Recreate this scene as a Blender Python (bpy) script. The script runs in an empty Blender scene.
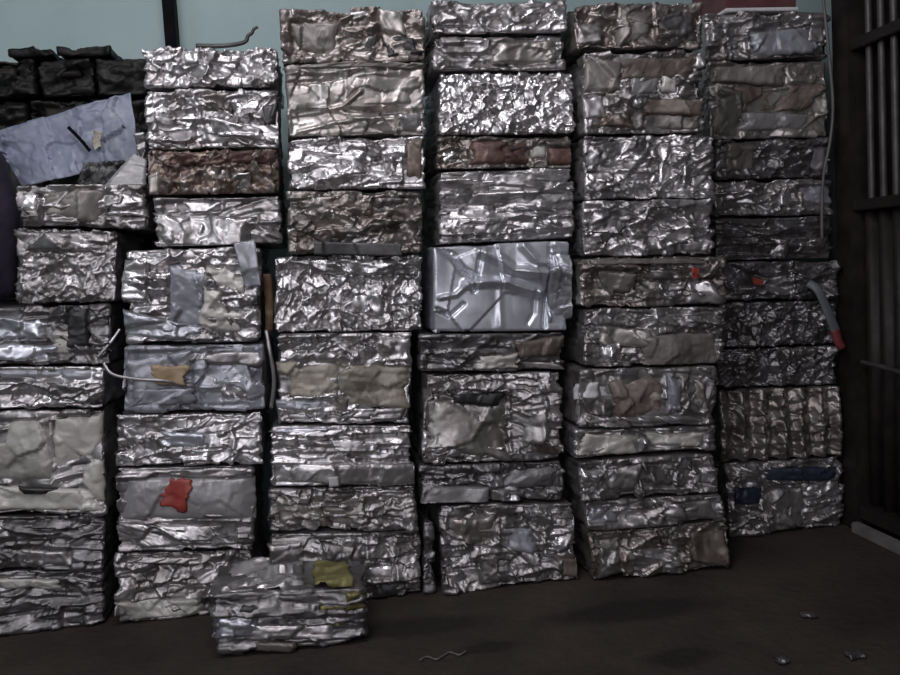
import bpy, math, random
import numpy as np

SC = bpy.context.scene
COL = SC.collection
rng = random.Random(7)

# ------------------------------------------------------------------ camera
F = 900.0
YAW, PITCH, ROLL = math.radians(8.0), math.radians(4.5), math.radians(3.2)
CAM = np.array([0.0, -3.65, 1.35])
fw = np.array([math.sin(YAW) * math.cos(PITCH), math.cos(YAW) * math.cos(PITCH), -math.sin(PITCH)])
r0 = np.array([math.cos(YAW), -math.sin(YAW), 0.0])
u0 = np.cross(r0, fw)
rt = r0 * math.cos(ROLL) - u0 * math.sin(ROLL)
up = u0 * math.cos(ROLL) + r0 * math.sin(ROLL)


def ray(x, y):
    return fw * F + rt * (x - 450.0) - up * (y - 337.5)


def at(x, y, Y):
    """point of the photograph at depth Y (plane parallel to the back wall)"""
    d = ray(x, y)
    return CAM + d * ((Y - CAM[1]) / d[1])


def on_floor(x, y):
    d = ray(x, y)
    return CAM + d * (-CAM[2] / d[2])


def at_x(x, y, X):
    d = ray(x, y)
    return CAM + d * ((X - CAM[0]) / d[0])


cd = bpy.data.cameras.new('camera')
cam = bpy.data.objects.new('camera', cd)
COL.objects.link(cam)
cd.sensor_width = 36.0
cd.lens = 36.0 * F / 900.0
cd.clip_start = 0.05
from mathutils import Matrix, Vector
m = Matrix.Identity(4)
for i in range(3):
    m[i][0], m[i][1], m[i][2], m[i][3] = rt[i], up[i], -fw[i], CAM[i]
cam.matrix_world = m
SC.camera = cam

# ------------------------------------------------------------------ noise
M32 = np.uint32(0xFFFFFFFF)


def hsh(ix, iy, iz, seed):
    with np.errstate(over='ignore'):
        h = (ix.astype(np.int64).astype(np.uint32) * np.uint32(374761393)
             + iy.astype(np.int64).astype(np.uint32) * np.uint32(668265263)
             + iz.astype(np.int64).astype(np.uint32) * np.uint32(2147483647)
             + np.uint32((seed * 144665) & 0xFFFFFFFF))
        h = (h ^ (h >> np.uint32(13))) * np.uint32(1274126177)
        h = (h ^ (h >> np.uint32(16))) * np.uint32(2246822519)
        h = h ^ (h >> np.uint32(13))
    return h


def rnd(h, k):
    with np.errstate(over='ignore'):
        g = (h + np.uint32((k * 2654435761) & 0xFFFFFFFF)) * np.uint32(2246822519)
        g = (g ^ (g >> np.uint32(15))) * np.uint32(3266489917)
        g = g ^ (g >> np.uint32(13))
    return g.astype(np.float64) / 4294967295.0


def vnoise(p, s, seed):
    """smooth value noise, -1..1"""
    q = p / s
    i = np.floor(q)
    f = q - i
    f = f * f * f * (f * (f * 6 - 15) + 10)
    out = np.zeros(len(p))
    for dx in (0, 1):
        for dy in (0, 1):
            for dz in (0, 1):
                w = ((f[:, 0] if dx else 1 - f[:, 0]) * (f[:, 1] if dy else 1 - f[:, 1])
                     * (f[:, 2] if dz else 1 - f[:, 2]))
                out += w * rnd(hsh(i[:, 0] + dx, i[:, 1] + dy, i[:, 2] + dz, seed), 1)
    return out * 2 - 1


def crease(p, s, seed):
    """sharp folds: 0 at the fold, rising to 1"""
    return np.abs(vnoise(p, s, seed)) * 1.6


CELL = []                                            # one random number per plate, for its tint


def facets(p, s, slope, hgt, seed, aniso=(1, 1, 1)):
    """torn plates: every cell is a plane with its own tilt and height"""
    q = p * np.array(aniso) / s
    base = np.floor(q)
    best = np.full(len(p), 1e9)
    bid = np.zeros(len(p), dtype=np.uint32)
    bd = np.zeros((len(p), 3))
    for dx in (-1, 0, 1):
        for dy in (-1, 0, 1):
            for dz in (-1, 0, 1):
                c = base + np.array([dx, dy, dz])
                h = hsh(c[:, 0], c[:, 1], c[:, 2], seed)
                pt = c + np.stack([rnd(h, 1), rnd(h, 2), rnd(h, 3)], 1)
                d = q - pt
                dd = (d * d).sum(1)
                mk = dd < best
                best[mk] = dd[mk]
                bid[mk] = h[mk]
                bd[mk] = d[mk]
    g = np.stack([rnd(bid, 4), rnd(bid, 5), rnd(bid, 6)], 1) * 2 - 1
    CELL.append(rnd(bid, 8))
    d = (g * bd).sum(1)
    return s * (slope * d + hgt * (rnd(bid, 7) * 2 - 1))


def crumple(p, style, seed):
    CELL.clear()
    if style == 'shred':
        return (facets(p, .052, .62, .16, seed) + facets(p, .022, .42, .08, seed + 1)
                + .006 * vnoise(p, .14, seed + 2))
    if style == 'fine':
        return (facets(p, .036, .7, .16, seed) + facets(p, .017, .4, .08, seed + 1)
                + .006 * vnoise(p, .12, seed + 2))
    if style == 'foil':
        return (facets(p, .120, .34, .10, seed, (.65, 1, 1.5)) + facets(p, .052, .36, .11, seed + 1, (.65, 1, 1.5))
                + facets(p, .021, .15, .04, seed + 2))
    if style == 'layer':
        return (facets(p, .050, .62, .20, seed, (.17, .5, 1.35)) + facets(p, .024, .26, .07, seed + 1, (.40, 1, 1.1))
                + .006 * crease(p * np.array([.3, .6, 1]), .05, seed + 2) - .003)
    if style == 'sheet':
        return (facets(p, .15, .24, .02, seed + 1) + .014 * crease(p, .17, seed) - .008
                + facets(p, .045, .16, .02, seed + 4) + .0012 * vnoise(p, .02, seed + 2))
    if style == 'smooth':
        return (facets(p, .17, .15, .01, seed + 1) + facets(p, .05, .17, .02, seed + 4) + .010 * crease(p, .12, seed) - .004)
    if style == 'plain':
        return (facets(p, .26, .10, .0, seed + 1) + .008 * vnoise(p, .16, seed) + .003 * crease(p, .10, seed + 3))
    if style == 'rib':
        x = p[:, 0] + .006 * vnoise(p, .05, seed + 5)
        return (facets(p, .034, .35, .08, seed) + .017 * np.cos(x * 2 * math.pi / .098) + .004 * crease(p, .04, seed + 1))
    return np.zeros(len(p))


def sag(P, seed):
    """slow bulges of a whole pressed face"""
    q = np.stack([P[:, 0], 0 * P[:, 0], P[:, 2]], 1)
    return .016 * vnoise(q, .23, seed) + .008 * vnoise(q, .11, seed + 1)


# ------------------------------------------------------------------ materials
MATS = {}


def material(name, cols, metallic=.9, rough=(.28, .5), scale=9.0, bump=.07, bscale=60.0, spec=.5):
    if name in MATS:
        return MATS[name]
    mt = bpy.data.materials.new(name)
    mt.use_nodes = True
    nt = mt.node_tree
    b = nt.nodes['Principled BSDF']
    tc = nt.nodes.new('ShaderNodeTexCoord')
    oi = nt.nodes.new('ShaderNodeObjectInfo')
    mul = nt.nodes.new('ShaderNodeMath'); mul.operation = 'MULTIPLY'; mul.inputs[1].default_value = 37.0
    nt.links.new(oi.outputs['Random'], mul.inputs[0])
    add = nt.nodes.new('ShaderNodeVectorMath'); add.operation = 'ADD'
    nt.links.new(tc.outputs['Object'], add.inputs[0])
    nt.links.new(mul.outputs[0], add.inputs[1])
    n1 = nt.nodes.new('ShaderNodeTexNoise'); n1.inputs['Scale'].default_value = scale
    n1.inputs['Detail'].default_value = 4.0
    n1.inputs['Roughness'].default_value = .65
    nt.links.new(add.outputs[0], n1.inputs['Vector'])
    cr = nt.nodes.new('ShaderNodeValToRGB')
    el = cr.color_ramp.elements
    n = len(cols)
    el[0].position = .30; el[0].color = (*cols[0], 1)
    el[1].position = .70; el[1].color = (*cols[-1], 1)
    for k in range(1, n - 1):
        e = el.new(.30 + .40 * k / (n - 1)); e.color = (*cols[k], 1)
    nt.links.new(n1.outputs['Fac'], cr.inputs['Fac'])
    at_ = nt.nodes.new('ShaderNodeAttribute'); at_.attribute_name = 'tint'
    a1 = nt.nodes.new('ShaderNodeMath'); a1.operation = 'ADD'; a1.inputs[1].default_value = 1.0
    nt.links.new(at_.outputs['Fac'], a1.inputs[0])
    vm = nt.nodes.new('ShaderNodeVectorMath'); vm.operation = 'SCALE'
    nt.links.new(cr.outputs['Color'], vm.inputs[0]); nt.links.new(a1.outputs[0], vm.inputs['Scale'])
    nt.links.new(vm.outputs[0], b.inputs['Base Color'])
    n2 = nt.nodes.new('ShaderNodeTexNoise'); n2.inputs['Scale'].default_value = scale * 2.3
    n2.inputs['Detail'].default_value = 3.0
    nt.links.new(add.outputs[0], n2.inputs['Vector'])
    mr = nt.nodes.new('ShaderNodeMapRange')
    mr.inputs['From Min'].default_value = .3; mr.inputs['From Max'].default_value = .7
    mr.inputs['To Min'].default_value = rough[0]; mr.inputs['To Max'].default_value = rough[1]
    nt.links.new(n2.outputs['Fac'], mr.inputs['Value'])
    nt.links.new(mr.outputs['Result'], b.inputs['Roughness'])
    b.inputs['Metallic'].default_value = metallic
    b.inputs['Specular IOR Level'].default_value = spec
    if bump:
        n3 = nt.nodes.new('ShaderNodeTexNoise'); n3.inputs['Scale'].default_value = bscale
        n3.inputs['Detail'].default_value = 2.0
        nt.links.new(add.outputs[0], n3.inputs['Vector'])
        bp = nt.nodes.new('ShaderNodeBump'); bp.inputs['Strength'].default_value = bump
        bp.inputs['Distance'].default_value = .01
        nt.links.new(n3.outputs['Fac'], bp.inputs['Height'])
        nt.links.new(bp.outputs['Normal'], b.inputs['Normal'])
    MATS[name] = mt
    return mt


material('bright_silver', [(.50, .475, .465), (.70, .68, .68), (.78, .765, .775)], .86, (.24, .42))
material('silver', [(.32, .295, .285), (.53, .51, .51), (.64, .625, .635)], .84, (.27, .48))
material('dull_silver', [(.21, .19, .18), (.36, .34, .335), (.48, .465, .47)], .8, (.31, .54))
material('dark_silver', [(.11, .10, .098), (.21, .20, .20), (.33, .32, .33)], .78, (.31, .54))
material('brown_silver', [(.15, .12, .105), (.29, .26, .24), (.46, .43, .415)], .78, (.31, .55))
material('warm_silver', [(.30, .27, .245), (.43, .40, .375), (.55, .525, .505)], .75, (.36, .54), 6)
material('blue_silver', [(.40, .41, .45), (.51, .52, .565), (.59, .60, .645)], .64, (.26, .40), 5, .04)
material('cream_paint', [(.38, .36, .325), (.52, .50, .46), (.60, .58, .54)], .15, (.35, .55), 7, .1)
material('tan_paint', [(.22, .195, .16), (.37, .335, .275), (.46, .425, .36)], .1, (.4, .6), 10, .1)
material('grey_paint', [(.20, .19, .19), (.27, .262, .265), (.32, .315, .32)], .3, (.35, .5), 7, .08)
material('blue_grey_paint', [(.25, .255, .285), (.33, .335, .37), (.39, .395, .43)], .35, (.3, .48), 6, .08)
material('taupe_paint', [(.13, .117, .105), (.20, .182, .165), (.27, .25, .232)], .3, (.35, .5), 6, .08)
material('brown_paint', [(.09, .072, .06), (.155, .125, .107), (.23, .195, .172)], .2, (.4, .6), 7, .08)
material('rust', [(.085, .058, .046), (.19, .145, .12), (.42, .385, .36)], .6, (.32, .56), 16, .12)
material('rust_red', [(.065, .034, .027), (.12, .07, .056), (.19, .125, .105)], .3, (.38, .6), 14, .12)
material('orange_rust', [(.07, .035, .015), (.13, .075, .035), (.22, .16, .10)], .2, (.5, .7), 14, .2)
material('tan_tape', [(.26, .19, .115), (.34, .25, .15), (.40, .315, .205)], 0, (.45, .6), 12, .1)
material('red_paint', [(.22, .028, .022), (.31, .045, .032), (.38, .085, .065)], 0, (.4, .55), 12, .1)
material('yellow_paint', [(.13, .115, .04), (.20, .182, .06), (.32, .30, .17)], .3, (.38, .55), 14, .15)
material('navy_paint', [(.022, .026, .042), (.034, .042, .07), (.055, .062, .09)], .2, (.35, .5), 9, .1)
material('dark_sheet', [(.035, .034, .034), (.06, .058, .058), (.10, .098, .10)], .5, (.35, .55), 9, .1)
material('pale_blue', [(.14, .158, .21), (.185, .205, .27), (.29, .305, .36)], .1, (.4, .55), 4, .04)
material('dark_junk', [(.003, .0028, .0028), (.006, .0055, .005), (.017, .015, .014)], .3, (.5, .7), 9, .3)
material('white_edge', [(.52, .51, .51), (.62, .61, .61), (.66, .65, .65)], 0, (.5, .6), 9, .05)
material('maroon', [(.07, .025, .03), (.10, .035, .04), (.13, .05, .055)], 0, (.5, .6), 9, .05)
material('purple_cloth', [(.008, .006, .012), (.016, .011, .025), (.030, .020, .045)], 0, (.8, .9), 9, .1)
material('cable_grey', [(.085, .08, .072), (.115, .108, .098), (.14, .132, .12)], 0, (.5, .6), 9, .05)
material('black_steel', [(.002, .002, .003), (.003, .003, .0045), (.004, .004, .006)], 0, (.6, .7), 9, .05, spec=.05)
material('gate_steel', [(.013, .010, .009), (.020, .0155, .0135), (.030, .023, .020)], .2, (.5, .65), 9, .1, spec=.3)
material('gate_bar', [(.05, .042, .040), (.08, .071, .068), (.11, .098, .094)], .4, (.42, .58), 9, .05)
material('dark_red', [(.10, .016, .02), (.15, .025, .03), (.20, .04, .045)], 0, (.5, .6), 12, .1)
material('strap_grey', [(.09, .10, .105), (.12, .13, .14), (.16, .17, .18)], .1, (.45, .6), 9, .05)
material('kerb', [(.12, .11, .105), (.17, .155, .148), (.21, .195, .185)], 0, (.7, .85), 9, .1)


def wall_material():
    mt = material('teal_wall', [(.25, .345, .345), (.29, .385, .385), (.32, .415, .415)], 0, (.6, .75), 1.6, .05, 40)
    return mt


# ------------------------------------------------------------------ objects
def mesh_obj(name, verts, faces, mat, parent=None, smooth=True, origin=None, tint=None):
    me = bpy.data.meshes.new(name)
    v = np.asarray(verts, dtype=np.float64)
    if origin is not None:
        v = v - np.asarray(origin)
    if isinstance(faces, np.ndarray):
        k = faces.shape[1]
        me.vertices.add(len(v))
        me.vertices.foreach_set('co', v.astype(np.float32).ravel())
        me.loops.add(faces.size)
        me.loops.foreach_set('vertex_index', faces.astype(np.int32).ravel())
        me.polygons.add(len(faces))
        me.polygons.foreach_set('loop_start', np.arange(0, faces.size, k, dtype=np.int32))
        me.update(calc_edges=True)
        me.validate()
    else:
        me.from_pydata([tuple(x) for x in v], [], faces)
    me.polygons.foreach_set('use_smooth', np.full(len(me.polygons), smooth, dtype=bool))
    me.materials.append(MATS[mat] if isinstance(mat, str) else mat)
    me.update()
    if tint is not None:
        a = me.attributes.new('tint', 'FLOAT', 'POINT')
        a.data.foreach_set('value', np.asarray(tint, dtype=np.float32))
    o = bpy.data.objects.new(name, me)
    COL.objects.link(o)
    if parent is not None:
        o.parent = parent
    elif origin is not None:
        o.location = origin
    return o


def empty(name, loc):
    o = bpy.data.objects.new(name, None)
    o.empty_display_size = .05
    COL.objects.link(o)
    o.location = loc
    return o


def tag(o, label, cat, group=None):
    o['label'] = label
    o['category'] = cat
    if group:
        o['group'] = group
    return o


def structure(o):
    o['kind'] = 'structure'
    return o


def lattice(nx, ny, nz):
    idx = -np.ones((nx, ny, nz), dtype=np.int64)
    surf = np.zeros((nx, ny, nz), dtype=bool)
    surf[0], surf[-1], surf[:, 0], surf[:, -1], surf[:, :, 0], surf[:, :, -1] = (True,) * 6
    ijk = np.argwhere(surf)
    idx[surf] = np.arange(len(ijk))
    fs = []

    def quads(a, flip):
        q = np.stack([a[:-1, :-1], a[1:, :-1], a[1:, 1:], a[:-1, 1:]], -1).reshape(-1, 4)
        fs.append(q[:, ::-1] if flip else q)
    quads(idx[:, 0, :], False)      # front (-y)
    quads(idx[:, -1, :], True)
    quads(idx[0], True)             # -x
    quads(idx[-1], False)
    quads(idx[:, :, 0], True)       # bottom
    quads(idx[:, :, -1], False)
    return ijk, np.concatenate(fs)


def bilin(c, u, v):
    """c: TL,TR,BR,BL (3-vectors); u to the right, v upward"""
    u = u[:, None]; v = v[:, None]
    return (c[3] * (1 - u) * (1 - v) + c[2] * u * (1 - v) + c[1] * u * v + c[0] * (1 - u) * v)


def crushed_block(name, corners, depth, style, mat, seed, parent, origin, res=.006, rad=.014, amp=1.0, back=(0, 0),
                  flat=(), sagseed=None, topamp=.3, tintamp=.32, folds=None):
    """a pressed block whose front is the quad `corners` and which runs `depth` back;
    back: how far its rear is wider left and right; flat: (u0,u1,v0,v1) areas pressed flat under sheets"""
    c = np.array(corners)
    W = (np.linalg.norm(c[1] - c[0]) + np.linalg.norm(c[2] - c[3])) / 2
    H = (np.linalg.norm(c[0] - c[3]) + np.linalg.norm(c[1] - c[2])) / 2
    nx = max(8, int(W / res)); nz = max(6, int(H / res))
    ys = [0.0]
    st = res
    while ys[-1] < depth - st:
        ys.append(ys[-1] + st); st = min(st * 1.22, .05)
    ys[-1] = depth
    ys = np.array(ys)
    ny = len(ys)
    ijk, faces = lattice(nx, ny, nz)
    p = np.stack([ijk[:, 0] / (nx - 1) * W, ys[ijk[:, 1]], ijk[:, 2] / (nz - 1) * H], 1)
    r = np.array([rad, rad, rad])
    q = np.clip(p, r, np.array([W, depth, H]) - r)
    n = p - q
    n /= np.maximum(np.linalg.norm(n, axis=1), 1e-9)[:, None]
    pr = q + n * rad
    off = np.array([seed * 3.17 % 50, seed * 1.31 % 50, seed * 2.23 % 50])
    d = crumple(p + off, style, seed) * amp
    tint = (CELL[0] - .5) * 2 * tintamp if CELL else None
    if style == 'layer':
        tint = tint * .7
    if len(CELL) > 1:
        tint = tint * .65 + (CELL[1] - .5) * tintamp * 1.1
    w = np.abs(n[:, 1]) + .7 * np.abs(n[:, 0]) + topamp * np.abs(n[:, 2])
    d = d * np.minimum(w, 1.0)
    side = 1 - np.abs(n[:, 1])
    ss = side if topamp < .5 else side * (n[:, 2] < .5)
    d = np.where(d > 0, d * (1 - ss), d)                 # nothing pushes out into the neighbours
    d = d - np.abs(n[:, 0]) * .005 * (1 + vnoise(p + off, .10, seed + 31)) - np.abs(n[:, 2]) * .0035 * (1 + vnoise(p + off, .09, seed + 32))
    u0_, v0_ = p[:, 0] / W, p[:, 2] / H
    front = np.abs(n[:, 1]) * (n[:, 1] < 0)
    for (a, b_, e, f_) in flat:
        ml = .012 / W; mv = .012 / H
        mk = (np.clip((u0_ - a) / ml + .5, 0, 1) * np.clip((b_ - u0_) / ml + .5, 0, 1)
              * np.clip((v0_ - e) / mv + .5, 0, 1) * np.clip((f_ - v0_) / mv + .5, 0, 1)) * front
        d = d * (1 - .85 * mk) - .006 * mk
    fd = np.zeros(len(d))
    if folds is None:
        fr = random.Random(seed * 13 + 5)
        folds = []
        cnt = {'foil': 9, 'sheet': 6, 'layer': 7, 'shred': 5, 'smooth': 0, 'rib': 3, 'fine': 2}.get(style, 0)
        for _ in range(cnt if W > .3 else 0):
            x0, z0 = fr.uniform(0, .8) * W, fr.uniform(.08, .92) * H
            ang = fr.gauss(0, .35) if style != 'foil' else fr.gauss(0, .6)
            ln = fr.uniform(.12, .34)
            pts = [(x0, z0)]
            for kk in range(3):
                ang += fr.gauss(0, .22)
                pts.append((pts[-1][0] + ln / 3 * math.cos(ang), pts[-1][1] + ln / 3 * math.sin(ang)))
            folds.append((pts, fr.choice((1, 1, -1)) * fr.uniform(.006, .013), fr.uniform(.009, .022)))
    else:
        folds = [([(f_ * W, g_ * H) for (f_, g_) in pl], h_, w_) for (pl, h_, w_) in folds]
    for (pl, h_, w_) in folds:
        best = np.full(len(d), 1e9)
        for (ax, az), (bx_, bz) in zip(pl[:-1], pl[1:]):
            ex, ez = bx_ - ax, bz - az
            tt = np.clip(((p[:, 0] - ax) * ex + (p[:, 2] - az) * ez) / max(ex * ex + ez * ez, 1e-9), 0, 1)
            best = np.minimum(best, np.hypot(p[:, 0] - ax - tt * ex, p[:, 2] - az - tt * ez))
        fd += h_ * np.clip(1 - best / w_, 0, 1) ** 1.3
    d = d + fd * front
    pr = pr + n * d[:, None]
    u = np.clip(pr[:, 0] / W, 0, 1); v = np.clip(pr[:, 2] / H, 0, 1)
    P = bilin(c, u, v)
    P[:, 1] += pr[:, 1]
    t = np.clip((pr[:, 1] - .16) / .16, 0, 1)
    P[:, 0] += (back[1] * u - back[0] * (1 - u)) * t
    if sagseed is not None:
        P[:, 1] += sag(P, sagseed) * np.clip(1 - pr[:, 1] / .3, 0, 1)
    return mesh_obj(name, P, faces, mat, parent, True, origin, tint)


def sheet(name, corners, style, mat, seed, parent, origin, off=.007, amp=.7, ragged=.20, res=.007, lift=None, thick=.0025, tuck=.022,
          within=None, sagseed=None):
    """a bent piece of sheet metal lying over the face of a block; corners TL,TR,BR,BL"""
    c = np.array(corners)
    W = np.linalg.norm(c[1] - c[0]); H = np.linalg.norm(c[0] - c[3])
    nu = max(5, int(W / res)); nv = max(5, int(H / res))
    U, V = np.meshgrid(np.linspace(0, 1, nu), np.linspace(0, 1, nv), indexing='ij')
    u = U.ravel(); v = V.ravel()
    mm = np.maximum(np.abs(2 * u - 1), np.abs(2 * v - 1))
    ang = np.arctan2(2 * v - 1, 2 * u - 1)
    ap = np.stack([np.cos(ang) * 1.0, np.sin(ang) * 1.0, 0 * ang + seed * .77], 1)
    k = 1 - ragged * (.5 + .5 * vnoise(ap, .42, seed + 9) + .35 * vnoise(ap, .16, seed + 10)) * mm ** 2
    uu = .5 + (u - .5) * k; vv = .5 + (v - .5) * k
    P = bilin(c, uu, vv)
    pm = np.stack([uu * W, 0 * uu, vv * H], 1)
    d = crumple(pm + np.array([seed * 2.1 % 40, seed * 1.7 % 40, seed * .9 % 40]), style, seed) * amp
    tint = (CELL[0] - .5) * .24 + ((seed * 0.618) % 1 - .5) * .5 if CELL else None
    o = off + d - tuck * mm ** 8
    if lift is not None:                                   # an edge or corner bent outward
        lu, lv, la = lift
        t = np.clip((uu - .5) * 2 * lu + (vv - .5) * 2 * lv, 0, 1)
        o = o + la * t ** 2 + tuck * mm ** 8 * (t > .2)
    P[:, 1] -= o
    if within is not None:
        b = np.array(within)
        f = (P[:, 0] - b[3][0]) / (b[2][0] - b[3][0])
        lo = b[3][2] + (b[2][2] - b[3][2]) * f
        hi = b[0][2] + (b[1][2] - b[0][2]) * f
        P[:, 2] = np.clip(P[:, 2], lo + .005, hi - .005)
        x0 = max(b[0][0], b[3][0]) if False else min(b[0][0], b[3][0]); x1 = max(b[1][0], b[2][0])
        P[:, 0] = np.clip(P[:, 0], x0 + .003, x1 - .003)
    if sagseed is not None:
        P[:, 1] += sag(P, sagseed)
    ix = np.arange(nu * nv).reshape(nu, nv)
    faces = np.stack([ix[:-1, :-1], ix[1:, :-1], ix[1:, 1:], ix[:-1, 1:]], -1).reshape(-1, 4)
    ob = mesh_obj(name, P, faces, mat, parent, True, origin, tint)
    md = ob.modifiers.new('thickness', 'SOLIDIFY')
    md.thickness = thick
    md.offset = -1
    return ob


def tube(name, pts, rad, mat, parent=None, origin=None, n=8, flat=1.0, caps=True):
    pts = [np.array(p, dtype=float) for p in pts]
    # resample with Catmull-Rom
    out = []
    for i in range(len(pts) - 1):
        p0 = pts[max(i - 1, 0)]; p1 = pts[i]; p2 = pts[i + 1]; p3 = pts[min(i + 2, len(pts) - 1)]
        for t in np.linspace(0, 1, 7)[:-1]:
            out.append(.5 * ((2 * p1) + (-p0 + p2) * t + (2 * p0 - 5 * p1 + 4 * p2 - p3) * t * t + (-p0 + 3 * p1 - 3 * p2 + p3) * t ** 3))
    out.append(pts[-1])
    V = []; Fc = []
    ref = np.array([0.0, 1.0, 0.0])
    rads = rad if hasattr(rad, '__len__') else [rad, rad]
    for i, p in enumerate(out):
        tg = out[min(i + 1, len(out) - 1)] - out[max(i - 1, 0)]
        tg = tg / np.linalg.norm(tg)
        a = np.cross(tg, ref); a /= max(np.linalg.norm(a), 1e-6)
        b = np.cross(a, tg)
        rr = rads[0] + (rads[1] - rads[0]) * i / (len(out) - 1)
        for k in range(n):
            th = 2 * math.pi * k / n
            V.append(p + a * math.cos(th) * rr + b * math.sin(th) * rr * flat)
    for i in range(len(out) - 1):
        for k in range(n):
            Fc.append((i * n + k, i * n + (k + 1) % n, (i + 1) * n + (k + 1) % n, (i + 1) * n + k))
    Fc.append(tuple(range(n))[::-1])
    Fc.append(tuple((len(out) - 1) * n + k for k in range(n)))
    return mesh_obj(name, V, Fc, mat, parent, True, origin)


def box(name, lo, hi, mat, parent=None, origin=None, bev=.004):
    import bmesh
    lo = np.array(lo, float); hi = np.array(hi, float)
    bm = bmesh.new()
    bmesh.ops.create_cube(bm, size=1.0)
    for v in bm.verts:
        for i in range(3):
            v.co[i] = lo[i] if v.co[i] < 0 else hi[i]
    if bev:
        bmesh.ops.bevel(bm, geom=bm.edges[:], offset=bev, segments=2, affect='EDGES')
    if origin is not None:
        for v in bm.verts:
            v.co -= Vector(tuple(origin))
    me = bpy.data.meshes.new(name)
    bm.to_mesh(me); bm.free()
    me.materials.append(MATS[mat] if isinstance(mat, str) else mat)
    o = bpy.data.objects.new(name, me)
    COL.objects.link(o)
    if parent is not None:
        o.parent = parent
    elif origin is not None:
        o.location = origin
    return o


# ------------------------------------------------------------------ the bales
FRONT = {'A': (50, 631), 'B': (185, 619.5), 'C': (345, 602), 'D': (513, 585), 'E': (660, 576), 'F': (785, 532)}
FRONT = {k: on_floor(*v)[1] for k, v in FRONT.items()}
print('column depths', {k: round(v, 3) for k, v in FRONT.items()})
WALL_Y = FRONT['F'] + .56 + .09
DEPTH = .56
GROUP = {'A': 'bales in the leftmost stack', 'B': 'bales in the second stack from left',
         'C': 'bales in the third stack from left', 'D': 'bales in the fourth stack from left',
         'E': 'bales in the fifth stack from left', 'F': 'bales in the stack beside the gate'}

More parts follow.
